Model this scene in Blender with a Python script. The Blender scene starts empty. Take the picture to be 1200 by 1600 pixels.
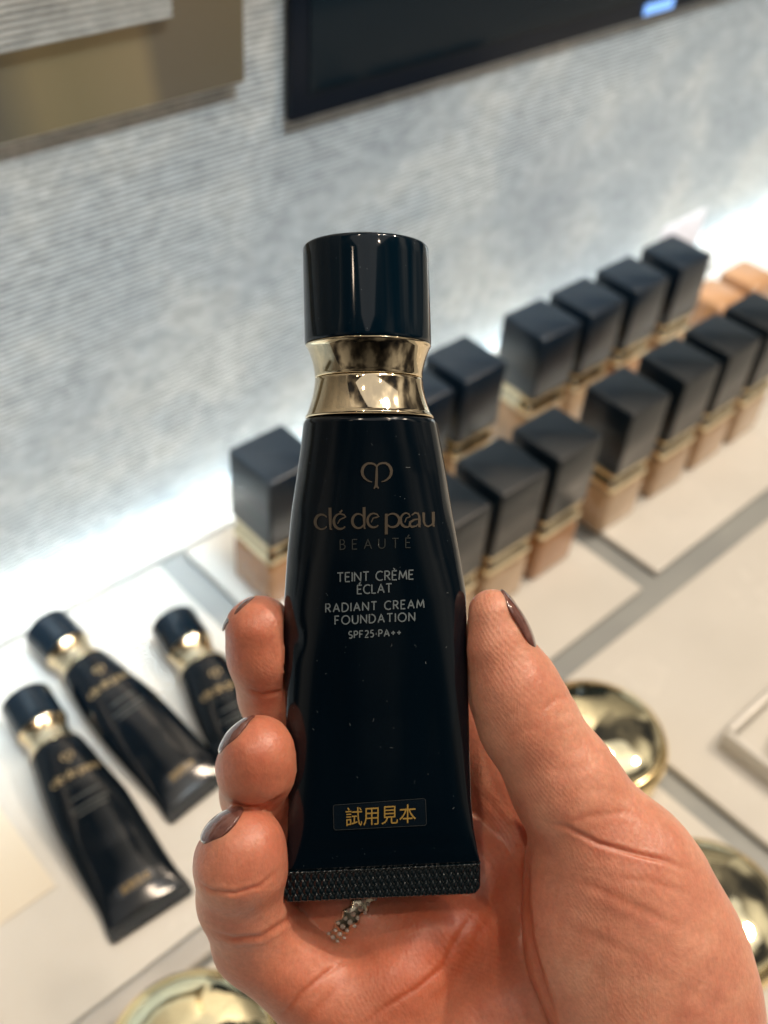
import bpy, bmesh, math, random
import numpy as np
import openvdb
from mathutils import Matrix, Vector

random.seed(7)
rng = np.random.default_rng(7)
S = bpy.context.scene
COL = S.collection

# ------------------------------------------------------------------ camera
F = 1650.6                       # focal length in photo pixels (1200 x 1600)
H = 0.36                         # camera height over the counter plates
D = 0.170                        # distance of the held tube
# rows: camera right, down, forward in world axes (x along wall, y to wall, z up)
Mc = np.array([[0.73469048, -0.67485731, 0.0692641],
               [-0.42545875, -0.53787665, -0.72778676],
               [0.52840776, 0.50522898, -0.6822968]])
cam_d = bpy.data.cameras.new('camera')
cam = bpy.data.objects.new('camera', cam_d)
COL.objects.link(cam)
R3 = Matrix([[Mc[0][i], -Mc[1][i], -Mc[2][i]] for i in range(3)])
cam.matrix_world = Matrix.Translation((0, 0, H)) @ R3.to_4x4()
cam_d.sensor_fit = 'VERTICAL'
cam_d.sensor_height = 36.0
cam_d.sensor_width = 27.0
cam_d.lens = 36.0 * F / 1600.0
cam_d.clip_start = 0.01
cam_d.clip_end = 50
cam_d.dof.use_dof = True
cam_d.dof.focus_distance = D - 0.008
cam_d.dof.aperture_fstop = 17
S.camera = cam

# ------------------------------------------------------------------ world, light, exposure
W = bpy.data.worlds.new('World'); S.world = W; W.use_nodes = True
nt = W.node_tree; nt.nodes.clear()
def wn(t, **k):
    n = nt.nodes.new(t)
    for a, b in k.items(): setattr(n, a, b)
    return n
tc = wn('ShaderNodeTexCoord'); no = wn('ShaderNodeTexNoise'); cr = wn('ShaderNodeValToRGB')
no.inputs['Scale'].default_value = 2.6; no.inputs['Detail'].default_value = 3; no.inputs['Roughness'].default_value = .45
sx = wn('ShaderNodeSeparateXYZ'); mr = wn('ShaderNodeMapRange'); mm = wn('ShaderNodeMath', operation='MULTIPLY')
bg = wn('ShaderNodeBackground'); wo = wn('ShaderNodeOutputWorld')
nt.links.new(tc.outputs['Generated'], no.inputs['Vector'])
nt.links.new(no.outputs['Fac'], cr.inputs['Fac'])
e = cr.color_ramp.elements
e[0].position = .40; e[0].color = (.03, .03, .034, 1)
e[1].position = .64; e[1].color = (.75, .66, .54, 1)
m_ = cr.color_ramp.elements.new(.5); m_.color = (.17, .145, .12, 1)
nt.links.new(cr.outputs['Color'], bg.inputs['Color'])
nt.links.new(tc.outputs['Generated'], sx.inputs[0]); nt.links.new(sx.outputs['Z'], mr.inputs['Value'])
mr.inputs['From Min'].default_value = -.1; mr.inputs['From Max'].default_value = .9
mr.inputs['To Min'].default_value = .22; mr.inputs['To Max'].default_value = 1.15
# the dark figure of the photographer and the unlit shop behind the camera
dp = wn('ShaderNodeVectorMath', operation='DOT_PRODUCT'); dp.inputs[1].default_value = (-.56, -.60, .57)
nt.links.new(tc.outputs['Generated'], dp.inputs[0])
m2 = wn('ShaderNodeMapRange'); m2.inputs['From Min'].default_value = .45; m2.inputs['From Max'].default_value = .85
m2.inputs['To Min'].default_value = 1; m2.inputs['To Max'].default_value = .12
nt.links.new(dp.outputs['Value'], m2.inputs['Value'])
nt.links.new(mr.outputs[0], mm.inputs[0]); nt.links.new(m2.outputs[0], mm.inputs[1])
nt.links.new(mm.outputs[0], bg.inputs['Strength'])
nt.links.new(bg.outputs[0], wo.inputs[0])

def area(name, loc, target, power, size, color, shape='DISK', size_y=None):
    l = bpy.data.lights.new(name, 'AREA'); l.energy = power; l.size = size; l.color = color; l.shape = shape
    if size_y: l.size_y = size_y
    o = bpy.data.objects.new(name, l); COL.objects.link(o)
    o.location = loc
    o.rotation_euler = (Vector(target) - Vector(loc)).to_track_quat('-Z', 'Y').to_euler()
    return o
WARM = (1, .80, .60)
for x, y, p in ((1.25, -.45, 19), (-.45, .05, 4.5), (.9, .10, 5), (.45, -.15, 3.5), (.1, -.75, 1.5), (-1.2, -.05, .5)):
    area('ceiling_spot', (x, y, 1.75), (x * .6 + .1, y * .6 + .08, 0), p, .07, WARM)
area('ceiling_panel', (.3, -.4, 2.1), (.3, -.4, 0), 7.5, 3.0, (1, .93, .86), 'RECTANGLE', 1.4)
area('wall_fill_lamp', (.5, -.1, 1.3), (.45, .337, .06), 0.8, .25, (.78, .92, 1))  # added cool fill aimed at the lower wall
area('wall_wash', (.55, .3330, -.0095), (.55, .3349, .1), .38, 1.9, (.78, .93, 1.0), 'RECTANGLE', .006)
sl = area('wall_foot_fill', (.55, .10, .56), (.55, .337, .060), 2.3, 2.2, (.76, .91, 1.0), 'RECTANGLE', .03); sl.data.spread = math.radians(29)  # added fill above the view, broadens the glow at the wall's foot

S.view_settings.view_transform = 'Standard'
S.view_settings.look = 'None'
S.view_settings.exposure = 0.2
S.view_settings.gamma = 1
S.view_settings.use_curve_mapping = False
S.cycles.use_denoising = True
S.cycles.max_bounces = 8
S.cycles.sample_clamp_indirect = 6

# ------------------------------------------------------------------ materials
def mat(name, color=(.8, .8, .8), rough=.5, metal=0, spec=.5, coat=0, trans=0, emit=None, es=0, sss=0, ior=1.5):
    m = bpy.data.materials.new(name); m.use_nodes = True
    b = m.node_tree.nodes['Principled BSDF']
    b.inputs['Base Color'].default_value = (*color, 1)
    b.inputs['Roughness'].default_value = rough
    b.inputs['Metallic'].default_value = metal
    b.inputs['Specular IOR Level'].default_value = spec
    b.inputs['Coat Weight'].default_value = coat
    b.inputs['Transmission Weight'].default_value = trans
    b.inputs['IOR'].default_value = ior
    if emit:
        b.inputs['Emission Color'].default_value = (*emit, 1); b.inputs['Emission Strength'].default_value = es
    return m
class N:
    def __init__(s, m): s.m = m; s.t = m.node_tree; s.b = s.t.nodes['Principled BSDF']
    def n(s, t, **k):
        x = s.t.nodes.new(t)
        for a, v in k.items():
            if a in x.inputs: x.inputs[a].default_value = v
            else: setattr(x, a, v)
        return x
    def l(s, a, b): s.t.links.new(a, b)
    def coord(s, scale=(1, 1, 1), rot=(0, 0, 0)):
        c = s.n('ShaderNodeTexCoord'); mp = s.n('ShaderNodeMapping')
        mp.inputs['Scale'].default_value = scale; mp.inputs['Rotation'].default_value = rot
        s.l(c.outputs['Object'], mp.inputs[0]); return mp.outputs[0]
    def ramp(s, fac, stops):
        r = s.n('ShaderNodeValToRGB'); el = r.color_ramp.elements
        while len(el) < len(stops): el.new(.5)
        for q, (p, c) in zip(el, stops):
            q.position = p; q.color = (*c, 1) if len(c) == 3 else c
        s.l(fac, r.inputs[0]); return r.outputs[0]
    def bump(s, h, strength, dist, prev=None):
        b = s.n('ShaderNodeBump'); b.inputs['Strength'].default_value = strength; b.inputs['Distance'].default_value = dist
        s.l(h, b.inputs['Height'])
        if prev is not None: s.l(prev, b.inputs['Normal'])
        return b.outputs[0]

def dusty(m, base, dust, lo=.70, hi=.78, scale=3000):
    """tiny dust specks with a shape of their own"""
    k = N(m)
    v = k.n('ShaderNodeTexVoronoi'); v.inputs['Scale'].default_value = scale
    k.l(k.coord(), v.inputs['Vector'])
    n2 = k.n('ShaderNodeTexNoise'); n2.inputs['Scale'].default_value = scale * .25; k.l(k.coord(), n2.inputs['Vector'])
    a = k.n('ShaderNodeMath', operation='LESS_THAN'); k.l(v.outputs['Distance'], a.inputs[0]); a.inputs[1].default_value = .16
    b = k.n('ShaderNodeMath', operation='GREATER_THAN'); k.l(n2.outputs['Fac'], b.inputs[0]); b.inputs[1].default_value = lo
    c = k.n('ShaderNodeMath', operation='MULTIPLY'); k.l(a.outputs[0], c.inputs[0]); k.l(b.outputs[0], c.inputs[1])
    mx = k.n('ShaderNodeMix', data_type='RGBA')
    k.l(c.outputs[0], mx.inputs['Factor']); mx.inputs['A'].default_value = (*base, 1); mx.inputs['B'].default_value = (*dust, 1)
    k.l(mx.outputs['Result'], k.b.inputs['Base Color'])
    return k
NAVY = (.0010, .0045, .0090)
CAPNAVY = (.0010, .0080, .0165)
m_navy = mat('navy_gloss', CAPNAVY, .07, spec=.4)
k = dusty(m_navy, CAPNAVY, (.16, .19, .21), .69)
m_body = mat('navy_laminate', NAVY, .12, spec=.42)
k = dusty(m_body, NAVY, (.16, .19, .21), .70)
n_ = k.n('ShaderNodeTexNoise', Scale=45.0, Detail=2.0); k.l(k.coord((1, .35, 1)), n_.inputs['Vector'])
k.l(k.bump(n_.outputs['Fac'], .25, .0006), k.b.inputs['Normal'])
m_crimp = mat('navy_crimp', (.0012, .005, .008), .15, spec=.6)
m_gold = mat('pale_gold_metal', (.80, .67, .46), .045, metal=1)
k = N(m_gold); n_ = k.n('ShaderNodeTexNoise', Scale=220.0, Detail=3.0); k.l(k.coord(), n_.inputs['Vector'])
k.l(k.ramp(n_.outputs['Fac'], [(.35, (.03,) * 3), (.75, (.11,) * 3)]), k.b.inputs['Roughness'])
m_foil = mat('bronze_foil', (.105, .088, .068), .42, metal=.4)
m_ink = mat('grey_ink', (.145, .18, .20), .55)
m_inkdim = mat('dim_grey_ink', (.045, .052, .052), .4, metal=.3)
m_sticker = mat('clear_sticker', (.004, .009, .016), .16, coat=.5)
m_sedge = mat('sticker_edge', (.035, .04, .042), .4)
m_foilb = mat('gold_foil', (.42, .32, .17), .4, metal=.4)
m_lint = mat('pale_lint', (.13, .15, .16), .6)
m_yellow = mat('yellow_ink', (.36, .235, .055), .5)
m_capdark = mat('bottle_cap_plastic', (.0015, .0075, .015), .28, spec=.6)
k = N(m_capdark); n_ = k.n('ShaderNodeTexNoise', Scale=60.0, Detail=2.0); k.l(k.coord(), n_.inputs['Vector'])
k.l(k.ramp(n_.outputs['Fac'], [(.3, (.30,) * 3), (.7, (.34,) * 3)]), k.b.inputs['Roughness'])
m_bgold = mat('bottle_gold', (1, .86, .60), .11, metal=1)
SHADES = [(.58, .41, .26), (.50, .33, .19), (.60, .43, .28), (.48, .25, .12), (.62, .45, .3), (.54, .35, .20)]
m_shade = []
for i, c in enumerate(SHADES):
    m = mat('foundation_in_glass', c, .12, coat=.8)
    k = N(m); n_ = k.n('ShaderNodeTexNoise', Scale=40.0, Detail=2.0); k.l(k.coord(), n_.inputs['Vector'])
    k.l(k.ramp(n_.outputs['Fac'], [(.3, tuple(x * .85 for x in c)), (.7, tuple(min(1, x * 1.12) for x in c))]), k.b.inputs['Base Color'])
    m_shade.append(m)
m_compact = mat('mirror_gold', (1, .92, .62), .06, metal=1)
k = N(m_compact); n_ = k.n('ShaderNodeTexNoise', Scale=70.0, Detail=1.0); k.l(k.coord(), n_.inputs['Vector'])
k.l(k.bump(n_.outputs['Fac'], .45, .002), k.b.inputs['Normal'])
m_rim = mat('gold_rim', (1, .78, .42), .14, metal=1)
m_plate = mat('white_acrylic', (.70, .655, .60), .22)
k = N(m_plate); n_ = k.n('ShaderNodeTexNoise', Scale=14.0, Detail=5.0); k.l(k.coord(), n_.inputs['Vector'])
k.l(k.ramp(n_.outputs['Fac'], [(.3, (.61, .605, .57)), (.7, (.69, .685, .65))]), k.b.inputs['Base Color'])
k.l(k.ramp(n_.outputs['Fac'], [(.35, (.18,) * 3), (.7, (.32,) * 3)]), k.b.inputs['Roughness'])
m_card = mat('cream_card', (.74, .69, .58), .5)
m_counter = mat('grey_counter', (.29, .31, .31), .3)
k = N(m_counter); n_ = k.n('ShaderNodeTexNoise', Scale=20.0, Detail=5.0); k.l(k.coord(), n_.inputs['Vector'])
k.l(k.ramp(n_.outputs['Fac'], [(.3, (.26, .28, .285)), (.7, (.33, .35, .345))]), k.b.inputs['Base Color'])
m_rail = mat('frosted_acrylic', (.72, .72, .71), .12, trans=.35)
k = N(m_rail); n_ = k.n('ShaderNodeTexNoise', Scale=30.0, Detail=4.0, Distortion=1.0); k.l(k.coord((.25, 1, 1)), n_.inputs['Vector'])
k.l(k.ramp(n_.outputs['Fac'], [(.3, (.42, .44, .45)), (.65, (.85, .83, .80))]), k.b.inputs['Base Color'])

# wall: ribbed silver cloth-like panel with blotchy patina
def wall_material(name, a, b, c):
    m = mat(name, a, .45, metal=.45); k = N(m)
    co = k.coord()
    n1 = k.n('ShaderNodeTexNoise', Scale=13.0, Detail=5.0, Roughness=.62); k.l(k.coord((1.0, 1, 1.3), (0, .5, 0)), n1.inputs['Vector'])
    n2 = k.n('ShaderNodeTexNoise', Scale=190.0, Detail=3.0, Roughness=.8); k.l(k.coord((.5, 1, 1)), n2.inputs['Vector'])
    w = k.n('ShaderNodeTexWave', Scale=140.0, Distortion=.45, Detail=2.0); w.bands_direction = 'Z'; w.inputs['Detail Scale'].default_value = .3
    k.l(co, w.inputs['Vector'])
    base = k.ramp(n1.outputs['Fac'], [(.38, a), (.5, b), (.62, c)])
    g = k.ramp(n2.outputs['Fac'], [(.36, (.80,) * 3), (.64, (1.15,) * 3)])
    mx = k.n('ShaderNodeMix', data_type='RGBA', blend_type='MULTIPLY'); mx.inputs['Factor'].default_value = 1
    k.l(base, mx.inputs['A']); k.l(g, mx.inputs['B'])
    g2 = k.ramp(w.outputs['Fac'], [(.15, (.42,) * 3), (.7, (1.25,) * 3)])
    mx2 = k.n('ShaderNodeMix', data_type='RGBA', blend_type='MULTIPLY'); mx2.inputs['Factor'].default_value = 1
    k.l(mx.outputs['Result'], mx2.inputs['A']); k.l(g2, mx2.inputs['B'])
    k.l(mx2.outputs['Result'], k.b.inputs['Base Color'])
    bb = k.bump(w.outputs['Fac'], .35, .0006)
    k.l(k.bump(n2.outputs['Fac'], .25, .0006, bb), k.b.inputs['Normal'])
    return m
m_wall = wall_material('ribbed_silver_wall', (.385, .405, .415), (.45, .465, .468), (.555, .55, .525))
m_silver = wall_material('ribbed_silver_panel', (.42, .43, .42), (.47, .47, .45), (.52, .51, .48))
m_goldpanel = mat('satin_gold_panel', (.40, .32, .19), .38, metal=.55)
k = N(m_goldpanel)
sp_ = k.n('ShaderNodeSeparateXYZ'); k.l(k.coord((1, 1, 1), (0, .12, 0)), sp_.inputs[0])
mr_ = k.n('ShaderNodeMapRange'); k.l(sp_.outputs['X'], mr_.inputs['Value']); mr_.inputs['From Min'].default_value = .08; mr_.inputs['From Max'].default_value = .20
k.l(k.ramp(mr_.outputs[0], [(.14, (.15, .135, .10)), (.27, (.27, .22, .125)), (.38, (.25, .205, .115)), (.60, (.30, .235, .135)), (.66, (.165, .135, .095)), (.95, (.15, .12, .075))]), k.b.inputs['Base Color'])  # dark, yellow and brown reflection bands painted into the panel's colour
m_screen = mat('black_glass', (.003, .008, .012), .12, spec=.15)
m_bezel = mat('black_bezel', (.001, .004, .009), .3, spec=.2)
m_blue = mat('emissive_blue', (.1, .2, .5), .3, emit=(.25, .5, 1), es=.8)
m_led = mat('led_strip', (.9, .95, 1), .5, emit=(.75, .95, 1), es=1.4)
m_silverj = mat('silver_jewellery', (.62, .55, .42), .2, metal=1)
m_gem = mat('clear_gem', (.95, .93, .88), .02, trans=.6, ior=2.0)

# skin
def skin_material():
    m = mat('skin', (.5, .25, .17), .46, spec=.5, coat=.12)
    m.node_tree.nodes['Principled BSDF'].inputs['Coat Roughness'].default_value = .28
    k = N(m); b = k.b
    b.subsurface_method = 'RANDOM_WALK'
    b.inputs['Subsurface Weight'].default_value = .55
    b.inputs['Subsurface Radius'].default_value = (1.0, .28, .16)
    b.inputs['Subsurface Scale'].default_value = .0028
    at = k.n('ShaderNodeAttribute', attribute_name='flush')
    n1 = k.n('ShaderNodeTexNoise', Scale=75.0, Detail=6.0, Roughness=.65); k.l(k.coord(), n1.inputs['Vector'])
    n2 = k.n('ShaderNodeTexNoise', Scale=1100.0, Detail=3.0, Roughness=.6); k.l(k.coord(), n2.inputs['Vector'])
    base = k.ramp(n1.outputs['Fac'], [(.32, (.57, .225, .155)), (.5, (.67, .305, .205)), (.68, (.76, .40, .28))])
    mx = k.n('ShaderNodeMix', data_type='RGBA'); k.l(at.outputs['Fac'], mx.inputs['Factor'])
    k.l(base, mx.inputs['A']); mx.inputs['B'].default_value = (.47, .105, .045, 1)
    g = k.ramp(n2.outputs['Fac'], [(.3, (.90,) * 3), (.7, (1.06,) * 3)])
    mx2 = k.n('ShaderNodeMix', data_type='RGBA', blend_type='MULTIPLY'); mx2.inputs['Factor'].default_value = 1
    k.l(mx.outputs['Result'], mx2.inputs['A']); k.l(g, mx2.inputs['B'])
    k.l(mx2.outputs['Result'], b.inputs['Base Color'])
    # dermal ridges + pores + soft wrinkles
    ri = k.n('ShaderNodeTexWave', Scale=620.0, Distortion=5.0, Detail=1.0); ri.bands_direction = 'DIAGONAL'
    ri.inputs['Detail Scale'].default_value = .25
    k.l(k.coord(), ri.inputs['Vector'])
    vo = k.n('ShaderNodeTexVoronoi', Scale=1500.0); k.l(k.coord(), vo.inputs['Vector'])
    wr = k.n('ShaderNodeTexNoise', Scale=230.0, Detail=6.0, Roughness=.72, Distortion=1.6); k.l(k.coord((1, .38, 1), (0, 0, .9)), wr.inputs['Vector'])
    rm = k.n('ShaderNodeTexNoise', Scale=60.0); k.l(k.coord(), rm.inputs['Vector'])
    rk = k.n('ShaderNodeMath', operation='MULTIPLY'); k.l(ri.outputs['Fac'], rk.inputs[0]); k.l(k.ramp(rm.outputs['Fac'], [(.42, (0,) * 3), (.62, (1,) * 3)]), rk.inputs[1])
    n = k.bump(rk.outputs[0], .18, .00013)
    n = k.bump(vo.outputs['Distance'], .22, .00018, n)
    n = k.bump(wr.outputs['Fac'], .42, .00050, n)
    k.l(n, b.inputs['Normal'])
    k.l(k.ramp(n1.outputs['Fac'], [(.3, (.34,) * 3), (.7, (.48,) * 3)]), b.inputs['Roughness'])
    return m
m_skin = skin_material()
m_nail = mat('mauve_nail_polish', (.15, .055, .045), .07, coat=1)
k = N(m_nail); n_ = k.n('ShaderNodeTexNoise', Scale=900.0, Detail=3.0); k.l(k.coord(), n_.inputs['Vector'])
k.l(k.ramp(n_.outputs['Fac'], [(.35, (.12, .046, .038)), (.7, (.19, .085, .07))]), k.b.inputs['Base Color'])

# ------------------------------------------------------------------ helpers
def link(name, verts, faces, material, parent=None, smooth=True, label=None, matrix=None):
    me = bpy.data.meshes.new(name)
    me.from_pydata([tuple(map(float, v)) for v in verts], [], [tuple(map(int, f)) for f in faces])
    me.update()
    o = bpy.data.objects.new(name, me); COL.objects.link(o)
    if material: me.materials.append(material)
    if smooth:
        for p in me.polygons: p.use_smooth = True
    if parent: o.parent = parent
    if matrix is not None: o.matrix_world = matrix
    if label: o['label'] = label
    return o
def tag(o, label=None, cat=None, group=None, kind=None):
    if label: o['label'] = label
    if cat: o['category'] = cat
    if group: o['group'] = group
    if kind: o['kind'] = kind
    return o
def empty(name, matrix):
    o = bpy.data.objects.new(name, None); COL.objects.link(o); o.matrix_world = matrix; o.empty_display_size = .01
    return o
def from_bm(name, bm, material, parent=None, smooth=True, autos=None):
    me = bpy.data.meshes.new(name); bmesh.ops.recalc_face_normals(bm, faces=bm.faces[:])
    bm.to_mesh(me); bm.free()
    o = bpy.data.objects.new(name, me); COL.objects.link(o); me.materials.append(material)
    if smooth:
        for p in me.polygons: p.use_smooth = True
    if autos: me.set_sharp_from_angle(angle=math.radians(autos))
    if parent: o.parent = parent
    return o
def box_bm(bm, x0, x1, y0, y1, z0, z1, bev=0, seg=2):
    r = bmesh.ops.create_cube(bm, size=1)
    for v in r['verts']:
        v.co = Vector(((x0 + x1) / 2 + v.co.x * (x1 - x0), (y0 + y1) / 2 + v.co.y * (y1 - y0), (z0 + z1) / 2 + v.co.z * (z1 - z0)))
    if bev:
        es = list({e for v in r['verts'] for e in v.link_edges})
        bmesh.ops.bevel(bm, geom=es, offset=bev, segments=seg, affect='EDGES', profile=.5)
def box(name, x0, x1, y0, y1, z0, z1, m, parent=None, bev=.0006, seg=2):
    bm = bmesh.new(); box_bm(bm, x0, x1, y0, y1, z0, z1, bev, seg)
    return from_bm(name, bm, m, parent, True, 40)
def lathe(prof, n=96, axis='z'):
    """prof: list of (r, h); closed surface of revolution"""
    V, Fc = [], []
    for r, h in prof:
        for i in range(n):
            a = 2 * math.pi * i / n
            V.append((r * math.cos(a), r * math.sin(a), h) if axis == 'z' else (r * math.cos(a), h, -r * math.sin(a)))
    for j in range(len(prof) - 1):
        for i in range(n):
            i2 = (i + 1) % n
            Fc.append((j * n + i, j * n + i2, (j + 1) * n + i2, (j + 1) * n + i))
    Fc.append(tuple(range(n - 1, -1, -1))); Fc.append(tuple((len(prof) - 1) * n + i for i in range(n)))
    return V, Fc

# ------------------------------------------------------------------ setting: wall, ledge, counter
WY = .3373
o = box('counter', -.6, 1.9, -.5, .3312, -.06, -.004, m_counter, bev=0); tag(o, kind='structure')
o = box('backdrop_wall', -.6, 1.9, WY, WY + .03, -.02, .75, m_wall, bev=0); tag(o, 'ribbed silver display wall with a cool glow along its foot', 'wall')
o = box('led_strip', -.6, 1.9, .3325, WY - .001, -.0135, -.0115, m_led, bev=0)
tag(o, 'cool white strip light running along the foot of the silver wall', 'strip light')
o = box('back_ledge', -.6, 1.9, .3085, .3318, -.0036, .0002, m_plate); tag(o, 'narrow pale ledge between the glowing wall and the trays', 'ledge')

def plate(x0, x1, y0, y1, label, m=m_plate, z1=0.0):
    o = box('display_tray', x0, x1, y0, y1, -.0036, z1, m, bev=.0008, seg=3)
    return tag(o, label, 'tray', 'flat white display trays on the counter')
plate(-.35, .172, .1515, .306, 'flat white tray carrying the three lying cream tubes')
plate(.1866, .3400, .1512, .306, 'flat white tray under the bottles directly behind the held tube')
plate(.3545, .80, .1530, .306, 'flat white tray under the far group of bottles at upper right')
plate(-.35, .2570, -.30, .1385, 'flat white tray under the round gold compacts')
plate(.2690, .80, -.30, .1395, 'large empty cream tray right of the gold compacts')
o = box('cream_card', -.10, .056, .1960, .262, .0002, .0007, m_card, bev=0); tag(o, 'plain cream card lying on the tray left of the tubes', 'card')
bm = bmesh.new(); box_bm(bm, -.35, .172, .1405, .1495, -.0036, .0035, .0015, 3)
o = from_bm('acrylic_rail', bm, m_rail, None, True, 40); tag(o, 'frosted clear acrylic rail between the tube tray and compacts', 'rail')
# raised tray at right with a small gold case in it
t = empty('raised_tray', Matrix.Translation((.35, .02, 0)))
tag(t, 'white raised tray with a low rim at the right edge', 'tray')
def loc(o, x, y, z): o.location = (x, y, z)
bm = bmesh.new(); box_bm(bm, -.055, .07, -.08, .053, .0003, .0025, .0006)
from_bm('tray_base', bm, m_plate, t, True, 40)
for a in ((-.0585, -.0555, -.08, .0555), (.0705, .0735, -.08, .0555), (-.0550, .07, .0535, .0565)):
    bm = bmesh.new(); box_bm(bm, a[0], a[1], a[2], a[3], .0003, .010, .0008); from_bm('tray_rim', bm, m_plate, t, True, 40)
prof = [(.014, .0028), (.0152, .0036), (.0155, .010), (.0145, .0125), (.010, .0138), (.004, .0142)]
V, Fc = lathe(prof, 64); o = link('gold_case', V, Fc, m_rim); o.location = (.3145, .046, 0)
tag(o, 'small round gold case inside the raised white tray', 'case')

# display screen and panels on the wall
t = empty('display_screen', Matrix.Translation((.27, WY, .176)))
tag(t, 'large black glass display screen mounted on the silver wall', 'screen')
def bx(name, p, m, par, bev=.0006):
    bm = bmesh.new(); box_bm(bm, *p, bev); return from_bm(name, bm, m, par, True, 40)
bx('bezel', (0, 1.0, -.005, -.0005, 0, .085), m_bezel, t, .002)
bx('glass', (.009, .99, -.0058, -.0051, .011, .076), m_screen, t, .0002)
bx('blue_patch', (.238, .264, -.0063, -.0060, .0030, .0085), m_blue, t, 0)  # small emissive blue patch on the lower bezel
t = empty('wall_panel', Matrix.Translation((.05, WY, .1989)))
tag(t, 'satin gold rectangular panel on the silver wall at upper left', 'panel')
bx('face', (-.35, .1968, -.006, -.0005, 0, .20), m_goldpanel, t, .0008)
t = empty('ribbed_panel', Matrix.Translation((.05, WY - .0065, .2296)))
tag(t, 'ribbed silver panel overlapping the gold panel at top left corner', 'panel')
bx('face', (-.35, .1630, -.004, -.0003, 0, .20), m_silver, t, .0008)
m_sign = mat('sign_card', (.62, .58, .60), .4)
o = box('sign_card', .535, .5811, .3010, .3018, .0003, .0602, m_sign, bev=.0002)
tag(o, 'small pale upright sign card behind the farthest back-row bottle', 'sign')

# ------------------------------------------------------------------ foundation bottles
def rounded_sq(h, r, n=6):
    pts = []
    for cx, cy, a0 in ((h - r, h - r, 0), (-h + r, h - r, 90), (-h + r, -h + r, 180), (h - r, -h + r, 270)):
        for i in range(n + 1):
            a = math.radians(a0 + 90 * i / n); pts.append((cx + r * math.cos(a), cy + r * math.sin(a)))
    return pts
def loft(sections):
    V, Fc = [], []; n = None
    for h, r, z in sections:
        p = rounded_sq(h, r); n = len(p); V += [(x, y, z) for x, y in p]
    for j in range(len(sections) - 1):
        for i in range(n):
            i2 = (i + 1) % n; Fc.append((j * n + i, j * n + i2, (j + 1) * n + i2, (j + 1) * n + i))
    Fc.append(tuple(range(n - 1, -1, -1))); Fc.append(tuple((len(sections) - 1) * n + i for i in range(n)))
    return V, Fc
def make_bottle(shade, capped=True):
    t = empty('foundation_bottle', Matrix())
    h = .0141
    V, Fc = loft([(h - .001, .003, .0), (h - .0002, .003, .0008), (h, .003, .003), (h, .003, .0225), (h - .0008, .003, .0250), (h - .003, .003, .0262)])
    link('glass_body', V, Fc, shade, t).data.set_sharp_from_angle(angle=math.radians(50))
    if not capped: return t
    V, Fc = loft([(h - .0012, .003, .0262), (h + .0001, .003, .0268), (h + .0004, .003, .0290), (h - .0004, .003, .0312), (h - .0028, .003, .0325), (h - .0028, .003, .0340),
                  (h - .0010, .003, .0348), (h - .0002, .003, .0362), (h - .0006, .003, .0376), (h - .002, .003, .0382)])
    link('gold_collar', V, Fc, m_bgold, t)
    if capped:
        h = .0142
        V, Fc = loft([(h - .0006, .0012, .0385), (h, .0014, .0391), (h, .0014, .0742), (h - .0003, .0013, .0748), (h - .0010, .0011, .0751)])
        o = link('cap', V, Fc, m_capdark, t); o.data.set_sharp_from_angle(angle=math.radians(50))
    return t
def copy_tree(o, parent=None):
    c = o.copy(); COL.objects.link(c)
    if parent: c.parent = parent
    for ch in [x for x in o.children]: copy_tree(ch, c)
    return c
protos = {}
def bottle(x1, yc, si, label, capped=True, group='dark capped foundation bottles standing in two rows'):
    key = (si, capped)
    if key not in protos: b = protos[key] = make_bottle(m_shade[si], capped)
    else: b = copy_tree(protos[key])
    b.location = (x1 - .0130, yc, .0003); b.rotation_euler = (0, 0, math.radians(random.uniform(-1.5, 1.5)))
    tag(b, label, 'bottle', group)
B = 'dark square capped foundation bottle, '
bottle(.2222, .2650, 3, B + 'standing alone at the left of the held tube')
bottle(.3000, .2650, 1, B + 'back row, half hidden behind the held gold collar')
bottle(.3360, .2650, 1, B + 'back row, just right of the held gold collar')
bottle(.3920, .2655, 5, B + 'back row, first after the gap in the row')
bottle(.4280, .2655, 1, B + 'back row, second after the gap in the row')
bottle(.4662, .2655, 3, B + 'back row, last but one before the sign card')
bottle(.5068, .2655, 5, B + 'farthest of the back row, in front of the sign card')
bottle(.2570, .2010, 0, B + 'front row, directly above the thumb tip beside the held tube')
bottle(.2922, .2010, 2, B + 'front row, middle of the near three beside the held tube')
bottle(.3280, .2010, 3, B + 'front row, last before the grey gap between the trays')
bottle(.3790, .2010, 0, B + 'front row, first on the far tray past the grey gap')
bottle(.4202, .2010, 1, B + 'front row, second on the far tray')
bottle(.4567, .2010, 5, B + 'front row, third on the far tray')
bottle(.4925, .2010, 0, B + 'front row, farthest, cut by the right photo edge')
bottle(.5700, .2655, 3, 'uncapped foundation bottle with orange glass body, nearer of the two beyond the back row', False, 'uncapped foundation bottles beyond the back row')
bottle(.6080, .2655, 3, 'uncapped foundation bottle with orange glass body, farther one at the right edge', False, 'uncapped foundation bottles beyond the back row')

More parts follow.
